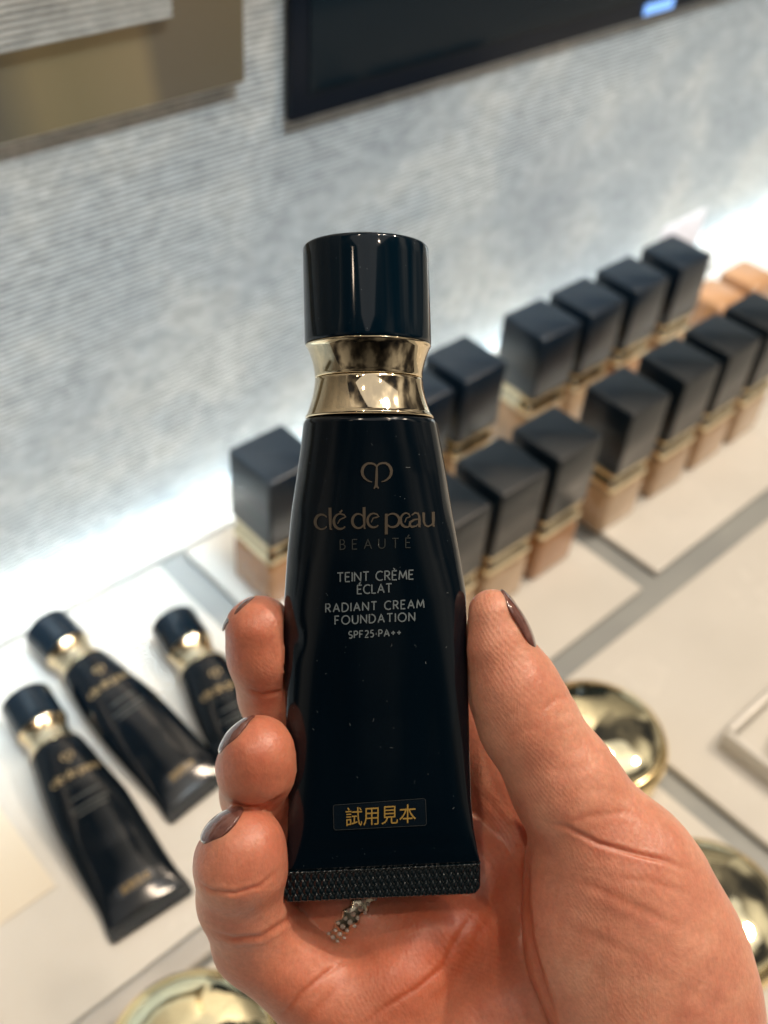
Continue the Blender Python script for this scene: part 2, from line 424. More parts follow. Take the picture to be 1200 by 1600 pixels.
# ------------------------------------------------------------------ round gold compacts
def make_compact():
    t = empty('round_compact', Matrix())
    R = .0275
    V, Fc = lathe([(R - .004, .0003), (R - .001, .0008), (R, .003), (R, .0105), (R - .0006, .0115)], 96)
    link('base', V, Fc, m_rim, t)
    V, Fc = lathe([(R - .0006, .0118), (R + .0004, .0124), (R + .0004, .0205), (R - .0008, .0228), (R - .0026, .0240)], 96)
    link('lid_rim', V, Fc, m_rim, t)
    pr = [(R - .0027, .0239), (R - .0034, .0245)]
    for i in range(1, 22):
        a = i / 22 * math.pi / 2; pr.append(((R - .0034) * math.cos(a), .0245 + .0060 * math.sin(a)))
    V, Fc = lathe(pr, 96); link('domed_lid', V, Fc, m_compact, t)
    return t
def ground(px, py, h):
    d = Mc.T @ np.array([(px - 600) / F, (py - 800) / F, 1.]); d = d * (h - H) / d[2]; return d[0], d[1]
c0 = None
for (px, py), lab in (((935, 1146), 'round gold domed compact beside the thumb, upper of the two on the right'),
                      ((1112, 1418), 'round gold domed compact cut by the right edge, behind the thumb base'),
                      ((306, 1652), 'round gold domed compact cut by the bottom edge, left of the hand')):
    if c0 is None: c = c0 = make_compact()
    else: c = copy_tree(c0)
    x, y = ground(px, py, .024); c.location = (x, y, .0003); c.rotation_euler = (0, 0, random.uniform(0, 6))
    tag(c, lab, 'compact', 'round gold compacts on the counter')

# ------------------------------------------------------------------ cream tube
U = D / F                        # metres per photo pixel at the held tube
# outline of the held tube by photo row: y, left, right, half depth (px)
PROF = np.array([
    (655, 482, 674, 86), (658, 476.5, 680.5, 93), (663, 474, 683, 96), (700, 470, 690, 94), (740, 464.5, 697, 91), (800, 455.5, 706, 85), (870, 448.5, 718.5, 77),
    (930, 444.5, 728, 69), (1000, 443.5, 730, 60), (1060, 445, 731, 52), (1115, 446.5, 732.5, 44), (1180, 449, 734, 36),
    (1255, 450.5, 736, 26), (1300, 449, 740, 18), (1336, 445, 746, 10), (1348, 442, 749, 7), (1353, 441, 750, 5.5)], float)
def prof(y):
    y = np.asarray(y, float)
    return (np.interp(y, PROF[:, 0], PROF[:, 1]), np.interp(y, PROF[:, 0], PROF[:, 2]), np.interp(y, PROF[:, 0], PROF[:, 3]))
def skew(x, y):                  # the tube leans: rows drop to the left towards the crimp
    t = np.clip((y - 700) / 600, 0, 1)
    return y - t * .045 * (x - 595)
def L(x, y, z):                  # photo px at the tube plane -> local metres (x right, y up, z to viewer)
    return ((x - 600) * U, -(y - 800) * U, z * U)
def surf_z(x, y):                # front surface height
    l, r, d = prof(y); c = (l + r) / 2; w = (r - l) / 2
    q = np.clip(np.abs((x - c) / w), 0, .999)
    return d * (1 - q ** 2.3) ** (1 / 2.0) + dent(x, y, d)
FOLD = 3.0
def dent(x, y, d):
    g = lambda cx, cy, sx, sy: np.exp(-((x - cx) / sx) ** 2 - ((y - cy) / sy) ** 2)
    return (-4.5 * g(462, 990, 14, 22) - 4 * g(520, 1120, 26, 120) - 4 * g(665, 1150, 22, 130) + 2.0 * g(590, 1230, 40, 60)
            - FOLD * g(600, 1322, 130, 9) - 2.2 * g(700, 760, 10, 90)) * np.clip(d / 60, .25, 1)
def LP(x, y, lift):              # photo px -> point on the front surface seen there (undoes perspective)
    X_, Y_ = x, y
    for _ in range(4):
        z = surf_z(X_, unskew(X_, Y_)) + lift; k_ = (F - z) / F
        X_ = (x - 600) * k_ + 600; Y_ = (y - 800) * k_ + 800
    return L(X_, Y_, z)
def unskew(x, y):
    return y + np.clip((y - 700) / 600, 0, 1) * .045 * (x - 595)
class Stroke:
    """flat lettering: polylines with width laid on the tube's front"""
    def __init__(s): s.V = []; s.F = []
    def line(s, pts, w, lift=.9, w2=None):
        P = []
        for a, b in zip(pts[:-1], pts[1:]):
            n = max(1, int(math.hypot(b[0] - a[0], b[1] - a[1]) / 3))
            P += [(a[0] + (b[0] - a[0]) * i / n, a[1] + (b[1] - a[1]) * i / n) for i in range(n)]
        P.append(pts[-1]); P = np.array(P, float); n = len(P)
        if n < 2: return
        T = np.gradient(P, axis=0); T /= np.linalg.norm(T, axis=1)[:, None] + 1e-9
        Nn = np.stack([-T[:, 1], T[:, 0]], 1)
        W_ = (np.full(n, w) if np.isscalar(w) else np.interp(np.linspace(0, 1, n), np.linspace(0, 1, len(w)), w))[:, None] / 2
        A = P + Nn * W_; Bq = P - Nn * W_; b0 = len(s.V)
        for i in range(n):
            for q in (A[i], Bq[i]): s.V.append(LP(q[0], q[1], lift))
        for i in range(n - 1): s.F.append((b0 + 2 * i, b0 + 2 * i + 1, b0 + 2 * i + 3, b0 + 2 * i + 2))
def skewed(x, y): return y       # strokes are given in photo rows already
def arc(cx, cy, rx, ry, a0, a1, n=14):
    return [(cx + rx * math.cos(math.radians(a0 + (a1 - a0) * i / n)), cy + ry * math.sin(math.radians(a0 + (a1 - a0) * i / n))) for i in range(n + 1)]
# capitals in a unit-height box: (advance, strokes)  y up
G = {
 'T': (.66, [[(0, 1), (.66, 1)], [(.33, 1), (.33, 0)]]),
 'E': (.50, [[(.5, 1), (0, 1), (0, 0), (.5, 0)], [(0, .53), (.42, .53)]]),
 'I': (.02, [[(.01, 1), (.01, 0)]]),
 'N': (.70, [[(0, 0), (0, 1), (.7, 0), (.7, 1)]]),
 'C': (.74, [arc(.46, .5, .46, .5, 52, 308, 18)]),
 'R': (.58, [[(0, 0), (0, 1), (.25, 1)] + arc(.25, .745, .26, .255, 90, -90, 10) + [(0, .49)], [(.24, .49), (.58, 0)]]),
 'M': (.86, [[(0, 0), (.10, 1), (.43, .18), (.76, 1), (.86, 0)]]),
 'L': (.46, [[(0, 1), (0, 0), (.46, 0)]]),
 'A': (.74, [[(0, 0), (.37, 1), (.74, 0)], [(.13, .34), (.61, .34)]]),
 'D': (.72, [[(0, 0), (0, 1), (.24, 1)] + arc(.24, .5, .48, .5, 90, -90, 14) + [(0, 0)]]),
 'F': (.48, [[(.48, 1), (0, 1), (0, 0)], [(0, .52), (.4, .52)]]),
 'O': (.94, [arc(.47, .5, .47, .5, 0, 360, 26)]),
 'U': (.66, [[(0, 1), (0, .33)] + arc(.33, .33, .33, .33, 180, 360, 10) + [(.66, 1)]]),
 'B': (.52, [[(0, 0), (0, 1), (.22, 1)] + arc(.22, .76, .22, .24, 90, -90, 8) + [(0, .52)], [(.22, .52)] + arc(.24, .26, .28, .26, 90, -90, 8) + [(0, 0)]]),
 'S': (.50, [arc(.25, .74, .23, .26, 40, 250, 12) + arc(.25, .25, .25, .25, 80, -140, 12)]),
 'P': (.50, [[(0, 0), (0, 1), (.22, 1)] + arc(.22, .73, .28, .27, 90, -90, 10) + [(0, .46)]]),
 '2': (.48, [arc(.24, .74, .23, .26, 150, -30, 10) + [(0, 0), (.5, 0)]]),
 '5': (.48, [[(.45, 1), (.10, 1), (.05, .57)] + arc(.20, .32, .27, .30, 100, -130, 12)]),
 '+': (.56, [[(0, .45), (.56, .45)], [(.28, .73), (.28, .17)]]),
 '.': (.16, [[(.04, .45), (.14, .45)]]),
}
ACC = {'È': ('E', [[(.12, 1.30), (.30, 1.12)]]), 'É': ('E', [[(.36, 1.32), (.18, 1.12)]])}
def text(st, s, x0, x1, yb0, yb1, h, w):
    """fit string s between x0 and x1, baseline from yb0 (left) to yb1 (right), cap height h"""
    def adv(c): return G[ACC[c][0] if c in ACC else c][0] if c != ' ' else .30
    tot = sum(adv(c) for c in s) * h
    gap = (x1 - x0 - tot) / (len(s) - 1)
    x = x0; sl = (yb1 - yb0) / (x1 - x0)
    for c in s:
        if c != ' ':
            strokes = list(G[ACC[c][0]][1]) + ACC[c][1] if c in ACC else G[c][1]
            for poly in strokes:
                ww = w * 1.7 if c == '.' else w
                st.line([(x + px * h, yb0 + sl * (x + px * h - x0) - py * h) for px, py in poly], ww)
        x += adv(c) * h + gap
def Zc(pts): return [(470 + .19167 * x, 700 + .19167 * y) for x, y in pts]

def build_tube(name, held):
    global FOLD
    FOLD = 3.0 if held else 0.0
    root = empty(name, Matrix())
    # cap (lathe round the tube axis) ; axis x runs slightly to the right downwards
    def ring(rows, m, nm, n=96):
        V, Fc = [], []
        for y, l, r in rows:
            c = (l + r) / 2; w = (r - l) / 2
            for i in range(n):
                a = 2 * math.pi * i / n
                V.append(L(c + w * math.cos(a), y, -w * math.sin(a)))
        for j in range(len(rows) - 1):
            for i in range(n):
                i2 = (i + 1) % n; Fc.append((j * n + i, (j + 1) * n + i, (j + 1) * n + i2, j * n + i2))
        Fc.append(tuple(range(n))); Fc.append(tuple((len(rows) - 1) * n + i for i in range(n - 1, -1, -1)))
        return link(nm, V, Fc, m, root)
    def row(y, dl=0):            # cap edges
        t = (y - 385) / 150
        return (y, 473 + 3 * t + dl, 669.5 + 4.2 * t - dl)
    rows = [row(386.5, 9), row(386.8, 6), row(387.6, 3), row(389, 1.4), row(391, .4), row(393)] + [row(y) for y in (410, 440, 480, 510, 534)] + [row(537.5, .3), row(539, 1.2), row(539.6, 3)]
    ring(rows, m_navy, 'cap').data.set_sharp_from_angle(angle=math.radians(29))
    rows = [(539.8, 480, 671.5), (540, 478, 673), (541.6, 477.3, 673.8), (543.5, 478.5, 672.8), (546, 480.5, 671)]
    for i in range(1, 13):
        t = i / 12; s = 1 - (1 - t) ** 1.7
        rows.append((546 + 44 * t, 480.5 + 11.3 * s, 671 - 11 * s))
    rows += [(591.5, 492.6, 659.4), (592.2, 494.5, 657.5)]
    ring(rows, m_gold, 'neck_ring')
    rows = [(592.6, 496, 656.5), (593.2, 493, 659.2), (594.5, 491.8, 660.6)]
    for i in range(1, 17):
        t = i / 16; s = t ** 1.75
        rows.append((594.5 + 54 * t, 491.8 - 12.5 * s, 660.6 + 14.6 * s))
    rows += [(650, 477.6, 677.0), (652, 477, 677.8), (654, 477.6, 677.2), (655, 480, 674.8)]
    ring(rows, m_gold, 'collar')
    # body: superellipse sections from round shoulder to flat crimp
    ys = np.concatenate([[654.5, 655, 656, 657, 658, 659.5, 661, 663, 666, 671], np.linspace(680, 1330, 130), np.linspace(1334, 1353, 8)])
    n = 144; V, Fc = [], []
    th = 2 * np.pi * np.arange(n) / n
    for y in ys:
        l, r, d = prof(max(y, 655)); c = (l + r) / 2; w = (r - l) / 2
        if y < 655: w *= .95; d *= .95
        cs, sn = np.cos(th), np.sin(th)
        x = c + w * np.sign(cs) * np.abs(cs) ** (1 / 1.15)
        q = np.clip(np.abs((x - c) / w), 0, 1)
        z = np.sign(sn) * d * (1 - q ** 2.3) ** .5
        z = z + np.where(sn > .02, dent(x, y, d), 0) * (1 if y > 660 else 0)
        yy = skew(x, np.full(n, y))
        for i in range(n): V.append(L(x[i], yy[i], z[i]))
    for j in range(len(ys) - 1):
        for i in range(n):
            i2 = (i + 1) % n; Fc.append((j * n + i, (j + 1) * n + i, (j + 1) * n + i2, j * n + i2))
    Fc.append(tuple(range(n))); Fc.append(tuple((len(ys) - 1) * n + i for i in range(n - 1, -1, -1)))
    link('body', V, Fc, m_body, root)
    # crimp seal: thin slab with embossed dimples on both faces
    nx, ny = 250, 44; V = []; Fc = []
    x0, x1, y0, y1 = 440.5, 750.5, 1353.4, 1403
    X, Y = np.meshgrid(np.linspace(0, 1, nx), np.linspace(0, 1, ny))
    rr = 15.
    XX = x0 + (x1 - x0) * X; YY = y0 + (y1 - y0) * Y
    over = np.clip(YY - (y1 - rr), 0, rr); ins = rr - np.sqrt(np.clip(rr ** 2 - over ** 2, 0, None))
    XX = np.where(X < .5, XX + ins * (1 - 2 * X) , XX - ins * (2 * X - 1))
    ph = YY / 11.0; cell = np.abs(np.sin(math.pi * (XX / 11.0 + ph / 2))) * np.abs(np.sin(math.pi * (XX / 11.0 - ph / 2)))
    edge = np.minimum(np.minimum(X, 1 - X) * (x1 - x0), np.minimum(YY - y0, y1 - YY))
    fade = np.clip(edge / 3, 0, 1)
    hgt = 3.0 + 3.2 * (cell ** .7) * fade
    hgt = hgt + (3.6 + 1.2 * np.sin(XX * .75) + .8 * np.sin(XX * .31)) * np.exp(-((YY - y0 - 1.8) / 1.6) ** 2)
    hgt = hgt * np.clip(.25 + edge / 2.0, .25, 1)
    yy = skew(XX, YY)
    for sgn in (1, -1):
        b = len(V)
        for j in range(ny):
            for i in range(nx): V.append(L(XX[j, i], yy[j, i], sgn * hgt[j, i]))
        for j in range(ny - 1):
            for i in range(nx - 1):
                q = (b + j * nx + i, b + (j + 1) * nx + i, b + (j + 1) * nx + i + 1, b + j * nx + i + 1)
                Fc.append(q if sgn > 0 else q[::-1])
    m2 = nx * ny
    edge_loop = [i for i in range(nx)] + [j * nx + nx - 1 for j in range(1, ny)] + [(ny - 1) * nx + i for i in range(nx - 2, -1, -1)] + [j * nx for j in range(ny - 2, 0, -1)]
    for a, b_ in zip(edge_loop, edge_loop[1:] + edge_loop[:1]): Fc.append((a, b_, b_ + m2, a + m2))
    link('crimp_seal', V, Fc, m_crimp, root)
    # emblem
    st = Stroke()
    st.line(Zc([(620, 146), (618, 230), (614, 322)]), [2.5, 4.2, 4.6], 1.0)
    st.line(Zc([(612, 300), (597, 332)]), 2.4, 1.1); st.line(Zc([(616, 300), (634, 330)]), 2.4, 1.1)
    lft = [(620, 158), (612, 142), (596, 130), (572, 124), (545, 126), (522, 140), (507, 162), (500, 190), (504, 218), (518, 243), (540, 262), (562, 273), (582, 277)]
    w = [2.2, 2.6, 3.0, 3.0, 3.4, 4.0, 4.6, 4.6, 4.2, 3.6, 2.6, 2.0, 1.2]
    st.line(Zc(lft), w); st.line(Zc([(1239 - x, y - 2) for x, y in lft]), w)
    link('emblem', st.V, st.F, m_foil if held else m_foilb, root)
    # brand lettering
    st = Stroke(); k = 2.0
    def z_(p, w): st.line(Zc(p), w)
    def oval(cx, cy, rx, ry, a0, a1): return arc(cx, cy, rx, ry, a0, a1, 20)
    z_(oval(170, 602, 53, 60, -38, -322), [2.2, 2.8, 4.6, 5.0, 3.6, 2.4, 1.8])                    # c
    z_([(238, 486), (241, 660), (256, 662)], [4.6, 4.6, 4.2, 2.2])                                # l
    z_([(300, 618), (318, 584), (366, 562), (352, 544), (322, 536)] + oval(322, 598, 53, 62, -92, -318), [1.6, 2.2, 2.6, 3.2, 4.4, 4.2, 3.2, 2.0])  # e
    z_([(318, 528), (338, 506)], [3.6, 2.4])                                                      # acute
    z_(oval(470, 595, 50, 58, -28, -330), [2.0, 2.6, 4.0, 4.2, 3.0, 2.2])                         # d bowl
    z_([(516, 482), (518, 654), (528, 655)], [4.4, 4.6, 3.6, 2.0])
    z_([(574, 606), (590, 572), (636, 560), (622, 540), (596, 533)] + oval(594, 590, 50, 57, -92, -318), [1.6, 2.2, 2.4, 3.0, 4.0, 4.0, 3.0, 1.8])
    z_([(697, 536), (697, 704)], [4.4, 4.8])                                                      # p
    z_(oval(748, 590, 56, 55, 196, 500), [1.6, 2.4, 3.6, 4.4, 3.2, 2.2])
    z_([(848, 606), (860, 572), (890, 560), (882, 538), (862, 530)] + oval(862, 587, 48, 57, -92, -310), [1.6, 2.2, 2.4, 3.0, 4.0, 4.0, 3.0, 2.2])
    z_([(905, 548), (930, 528), (956, 534), (966, 560), (967, 640), (976, 641)], [2.0, 2.8, 3.4, 4.0, 4.2, 2.4])   # a
    z_([(964, 578), (925, 584), (893, 604), (888, 628), (905, 643), (940, 636), (966, 612)], [1.8, 2.6, 3.6, 4.0, 3.4, 2.2, 1.8])
    z_([(1001, 525), (1003, 600), (1014, 630), (1040, 640), (1066, 626), (1080, 600)], [4.2, 4.0, 3.6, 3.2, 2.4, 1.8])  # u
    z_([(1080, 520), (1081, 634), (1092, 636)], [4.6, 4.6, 2.4])
    link('brand_lettering', st.V, st.F, m_foil if held else m_foilb, root)
    st = Stroke(); text(st, 'BEAUTÉ', 531.5, 641.5, 858.5, 855.5, 15.0, 1.5)
    link('small_lettering', st.V, st.F, m_inkdim, root)
    if held:
        st = Stroke()
        text(st, 'TEINT CRÈME', 527, 646, 909.3, 904.8, 14.0, 2.0)
        text(st, 'ÉCLAT', 558.5, 612, 928, 925.4, 13.5, 2.0)
        text(st, 'RADIANT CREAM', 509, 662.5, 956.8, 949.6, 13.0, 2.0)
        text(st, 'FOUNDATION', 523.5, 648, 975.8, 970, 13.0, 2.0)
        text(st, 'SPF25.PA++', 545, 626.5, 997.3, 993, 10.6, 1.9)
        link('product_lettering', st.V, st.F, m_ink, root)
    else:
        st = Stroke()
        for a, b, y in ((530, 644, 905), (512, 660, 945), (525, 646, 968)): st.line([(a, y), (b, y - 5)], 7)
        link('product_lettering', st.V, st.F, m_inkdim, root)
    st = Stroke(); rs = np.random.default_rng(4)
    for _ in range(26 if held else 8):
        y = rs.uniform(690, 1330); l, rr_, d = prof(y); x = rs.uniform(l + 22, rr_ - 22); a_ = rs.uniform(0, 6.28); ln = rs.uniform(1.5, 7); cv = rs.uniform(-1, 1)
        if 505 < x < 670 and (780 < y < 1002 or 1245 < y < 1300): continue
        st.line([(x + ln * t * math.cos(a_ + cv * t), y + ln * t * math.sin(a_ + cv * t)) for t in (0, .5, 1)], rs.uniform(.4, .8), .5)
    if held: link('lint', st.V, st.F, m_lint, root)['kind'] = 'stuff'
    # trial sticker with the four characters
    c = [(520.5, 1258), (664.5, 1247.5), (666.6, 1289.5), (522, 1297)]
    nx, ny = 24, 10; V, Fc = [], []
    for j in range(ny + 1):
        for i in range(nx + 1):
            u, v = i / nx, j / ny
            x = (1 - v) * ((1 - u) * c[0][0] + u * c[1][0]) + v * ((1 - u) * c[3][0] + u * c[2][0])
            y = (1 - v) * ((1 - u) * c[0][1] + u * c[1][1]) + v * ((1 - u) * c[3][1] + u * c[2][1])
            V.append(LP(x, y, .8))
    for j in range(ny):
        for i in range(nx): a = j * (nx + 1) + i; Fc.append((a, a + nx + 1, a + nx + 2, a + 1))
    stick = link('trial_sticker', V, Fc, m_sticker, root)
    st = Stroke()
    q = [(522, 1258), (662, 1247.7), (665, 1250), (666.4, 1287), (664, 1289.6), (524, 1297), (521.7, 1294), (520.6, 1261), (522, 1258)]
    st.line(q, .8, 1.3); link('sticker_edge', st.V, st.F, m_sedge, stick)
    cu = bpy.data.curves.new('glyphs', 'FONT'); cu.body = '試用見本'; cu.size = 1.0; cu.resolution_u = 3
    ob = bpy.data.objects.new('glyphs', cu); COL.objects.link(ob)
    dg = bpy.context.evaluated_depsgraph_get(); me = bpy.data.meshes.new_from_object(ob.evaluated_get(dg))
    co = np.empty(len(me.vertices) * 3); me.vertices.foreach_get('co', co); co = co.reshape(-1, 3)
    bpy.data.objects.remove(ob); bpy.data.curves.remove(cu)
    mn, mx_ = co.min(0), co.max(0)
    u = (co[:, 0] - mn[0]) / (mx_[0] - mn[0]); v = (co[:, 1] - mn[1]) / (mx_[1] - mn[1])
    x = 540 + u * 110; y = 1291.5 - 29.5 * v - (x - 540) * .055
    me.vertices.foreach_set('co', np.stack(LP(x, y, 1.7), 1).ravel())
    me.materials.clear(); me.materials.append(m_yellow); me.update()
    g = bpy.data.objects.new('sticker_lettering', me); COL.objects.link(g); g.parent = stick
    return root

heldM = Matrix.Translation(Vector((0, 0, H)) + Vector(Mc[2]) * D) @ R3.to_4x4()
held = build_tube('cream_tube', True)
held.matrix_world = heldM
TUBES = 'navy cream tubes with gold collars'
tag(held, 'upright navy cream tube with pale gold collar held in the hand', 'tube', TUBES)
lying0 = build_tube('cream_tube', False)
for i, (A, Bp, lab) in enumerate((
        ((38, 1090), (236, 1448), 'navy cream tube lying on the tray, lowest and nearest of the lying three'),
        ((70, 978), (306, 1246), 'navy cream tube lying on the tray, upper left of the lying three'),
        ((268, 968), (420, 1225), 'navy cream tube lying on the tray, partly hidden behind the fingertips'))):
    o = lying0 if i == 0 else copy_tree(lying0)
    a = Vector((*ground(*A, .0105), .0106)); b = Vector((*ground(*Bp, .002), .0012))
    up = (a - b).normalized(); zf = (Vector((0, 0, 1)) - up * up.z).normalized(); xr = up.cross(zf)
    R = Matrix((xr, up, zf)).transposed()
    # local cap-top centre is at L(571, 373, 0), local crimp end at L(596,1403,0)
    Lc = Vector(L(571, 373, 0)); sc = 1.0
    T = a - R @ Lc
    o.matrix_world = Matrix.Translation(T) @ R.to_4x4()
    tag(o, lab, 'tube', TUBES)

# ------------------------------------------------------------------ hand (signed distance field -> mesh)
# coordinates: photo px at the tube plane, z px towards the viewer; P() undoes perspective
def P(x, y, z):
    k_ = (F - z) / F
    return np.array([(x - 600) * k_ + 600, (y - 800) * k_ + 800, z], np.float32)
VOX = 4.5
lo = np.array([285, 760, -330], np.float32); hi = np.array([1420, 2060, 190], np.float32)
dims = np.ceil((hi - lo) / VOX).astype(int)
gx = (lo[0] + VOX * np.arange(dims[0], dtype=np.float32))[:, None, None]
gy = (lo[1] + VOX * np.arange(dims[1], dtype=np.float32))[None, :, None]
gz = (lo[2] + VOX * np.arange(dims[2], dtype=np.float32))[None, None, :]
def smin(a, b, k_):
    h = np.clip(k_ - np.abs(a - b), 0, None) / k_
    return np.minimum(a, b) - h * h * (k_ * .25)
def cone(a, b, ra, rb):
    """capsule with linearly varying radius, evaluated only near its box"""
    d = b - a; L2 = float(d @ d)
    t = ((gx - a[0]) * d[0] + (gy - a[1]) * d[1] + (gz - a[2]) * d[2]) / L2
    np.clip(t, 0, 1, out=t)
    q = (gx - a[0] - t * d[0]) ** 2 + (gy - a[1] - t * d[1]) ** 2 + (gz - a[2] - t * d[2]) ** 2
    return np.sqrt(q) - (ra + (rb - ra) * t)
def ell(c, r, ax=None):
    X_, Y_, Z_ = gx - c[0], gy - c[1], gz - c[2]
    if ax is not None:
        ca, sa = math.cos(ax), math.sin(ax); X_, Y_ = X_ * ca + Y_ * sa, -X_ * sa + Y_ * ca
    q = np.sqrt((X_ / r[0]) ** 2 + (Y_ / r[1]) ** 2 + (Z_ / r[2]) ** 2)
    return (q - 1) * min(r)
def chain(pts, k_=14):
    s = None
    for (p, r), (p2, r2) in zip(pts[:-1], pts[1:]):
        c = cone(P(*p), P(*p2), r, r2)
        s = c if s is None else smin(s, c, k_)
    return s
# --- palm
palm = cone(P(815, 1330, -240), P(1080, 1850, -130), 92, 160)
for a, b, r1, r2 in (((725, 1400, -205), (980, 1880, -120), 95, 150), ((650, 1490, -170), (900, 1900, -110), 95, 150),
                     ((590, 1590, -120), (840, 1920, -90), 88, 150)):
    palm = smin(palm, cone(P(*a), P(*b), r1, r2), 60)
palm = smin(palm, ell(P(690, 1462, -100), (88, 62, 52)), 50)      # pad under ring finger
palm = smin(palm, ell(P(620, 1545, -70), (78, 70, 62)), 50)       # pad under little finger
palm = smin(palm, cone(P(980, 1860, -110), P(1160, 2080, -120), 175, 170), 70)
# --- thumb
thumb = chain([((770, 960, 6), 40), ((777, 1008, 0), 49), ((800, 1072, -8), 68), ((822, 1124, -12), 73), ((884, 1228, -20), 84),
               ((958, 1335, -28), 102)], 24)
thenar = ell(P(1000, 1500, -20), (165, 225, 105), math.radians(-32))
thenar = smin(thenar, cone(P(975, 1380, -40), P(1050, 1720, -60), 118, 165), 60)
thenar = smin(thenar, cone(P(880, 1345, -48), P(905, 1480, -50), 56, 80), 30)
thumb = smin(thumb, thenar, 34)
hand = smin(palm, thumb, 26)
# --- fingers: (point, radius) from knuckle to tip
FING = {
 'index': [((800, 1280, -245), 86), ((700, 1080, -235), 78), ((640, 950, -200), 68), ((590, 885, -150), 58)],
 'middle': [((740, 1350, -215), 86), ((580, 1190, -250), 80), ((495, 1130, -205), 74), ((435, 1090, -85), 62), ((414, 1022, -28), 58), ((405, 985, -14), 54)],
 'ring': [((665, 1480, -165), 86), ((525, 1402, -165), 80), ((462, 1300, -165), 72), ((405, 1240, -70), 60), ((401, 1198, 12), 60), ((404, 1176, 26), 57)],
 'little': [((600, 1600, -95), 84), ((500, 1550, -92), 78), ((405, 1470, -72), 74), ((378, 1405, -12), 67), ((376, 1348, 28), 70), ((382, 1325, 36), 63)],
}
parts = {}
for nm, ch in FING.items():
    f = chain(ch, 16); parts[nm] = f
    hand2 = smin(palm, f, 40)
    hand = np.minimum(hand, hand2)
# keep the tube's volume free so the skin rests against it
yy = gy[0, :, 0]; ypr = np.clip(yy, 340, 1420)
l_, r_, d_ = prof(np.clip(ypr, 652, 1353)); d_ = np.maximum(d_, 7)
l_ = np.where(ypr < 652, 476, l_); r_ = np.where(ypr < 652, 674, r_)
cc = ((l_ + r_) / 2)[None, :, None]; ww = ((r_ - l_) / 2)[None, :, None]; dd = d_[None, :, None]
q = np.sqrt(np.abs((gx - cc) / ww) ** 2.3 + ((gz) / dd) ** 2)
tube = (q - 1) * np.minimum(ww, dd)
tube = np.maximum(tube, (gy - 1408))
hand = np.maximum(hand, -(tube - 1.5))
hand = np.clip(hand, -15, 15).astype(np.float32)
grid = openvdb.FloatGrid(); grid.background = 15.0
grid.copyFromArray(hand, tolerance=0)
hv, ht, hq = grid.convertToPolygons(isovalue=0, adaptivity=0)
hv = np.asarray(hv, np.float64) * VOX + lo
del hand, palm, thumb, thenar, tube, q, parts
me = bpy.data.meshes.new('hand')
hq = np.asarray(hq, np.int64)
me.from_pydata(hv.tolist(), [], hq[:, ::-1].tolist())
tmp = bpy.data.objects.new('hand', me); COL.objects.link(tmp)
sm = tmp.modifiers.new('s', 'SMOOTH'); sm.iterations = 6; sm.factor = .5
ss = tmp.modifiers.new('u', 'SUBSURF'); ss.levels = 1; ss.render_levels = 1
dg = bpy.context.evaluated_depsgraph_get()
me2 = bpy.data.meshes.new_from_object(tmp.evaluated_get(dg))
bpy.data.objects.remove(tmp); me = me2
nv = len(me.vertices)
co = np.empty(nv * 3); me.vertices.foreach_get('co', co); co = co.reshape(-1, 3)
nr = np.empty(nv * 3); me.vertices.foreach_get('normal', nr); nr = nr.reshape(-1, 3)
# orient outward: centre-of-mass test
if np.mean(np.sum(nr * (co - co.mean(0)), 1)) < 0:
    me.flip_normals(); me.vertices.foreach_get('normal', nr.ravel() if False else (tmpn := np.empty(nv * 3))); nr = tmpn.reshape(-1, 3)
sx_ = (co[:, 0] - 600) * F / (F - co[:, 2]) + 600; sy_ = (co[:, 1] - 800) * F / (F - co[:, 2]) + 800
CRE = [  # polyline, depth, width, ridge beside it
 ([(846, 1285), (885, 1293), (935, 1318), (985, 1332), (1040, 1345), (1078, 1362)], 5.0, 6, 1.5),
 ([(872, 1292), (920, 1276), (975, 1268), (1020, 1276)], 2.5, 5, .8),
 ([(843, 1298), (822, 1345), (822, 1410), (830, 1470), (846, 1530), (872, 1610)], 7.0, 7, 0),
 ([(880, 1372), (930, 1388), (985, 1412), (1040, 1440), (1075, 1452)], 2.6, 6, 1.0),
 ([(960, 1372), (1020, 1378), (1085, 1398)], 1.8, 5, .6),
 ([(905, 1452), (960, 1480), (1010, 1498)], 1.3, 6, .6),
 ([(835, 1118), (868, 1092), (905, 1084), (935, 1100)], 2.4, 5, .8),
 ([(858, 1135), (880, 1140), (915, 1126)], 1.6, 5, .6),
 ([(790, 1160), (815, 1140), (850, 1135)], 1.6, 6, .5),
 ([(880, 1062), (912, 1072), (928, 1096)], 1.6, 4, .4),
 ([(850, 1205), (900, 1200), (940, 1190)], 1.2, 6, .4),
 ([(862, 1250), (910, 1236), (975, 1232)], 1.3, 6, .5),
 ([(556, 1610), (600, 1575), (650, 1545), (690, 1512), (712, 1470), (745, 1420)], 3.0, 7, .6),
 ([(640, 1600), (700, 1540), (760, 1440), (792, 1360)], 2.2, 6, .5),
 ([(300, 1372), (330, 1392), (368, 1396), (405, 1384), (432, 1362)], 3.6, 5, 1.8),
 ([(325, 1455), (365, 1468), (410, 1464), (448, 1440), (470, 1405)], 3.6, 6, 3.2),
 ([(430, 1600), (470, 1552), (505, 1524), (538, 1500)], 3.0, 6, 1.2),
 ([(462, 1605), (500, 1572), (540, 1530)], 2.6, 6, 1.0),
 ([(345, 1245), (380, 1262), (415, 1260), (448, 1238)], 4.0, 5, 1.0),
 ([(385, 1075), (410, 1086), (445, 1080)], 4.0, 5, 1.0),
 ([(745, 1235), (770, 1260), (800, 1300)], 2.5, 6, .8),
]
disp = np.zeros(nv); flush = np.zeros(nv)
face = np.clip(nr[:, 2] * 2.5 + .5, 0, 1)
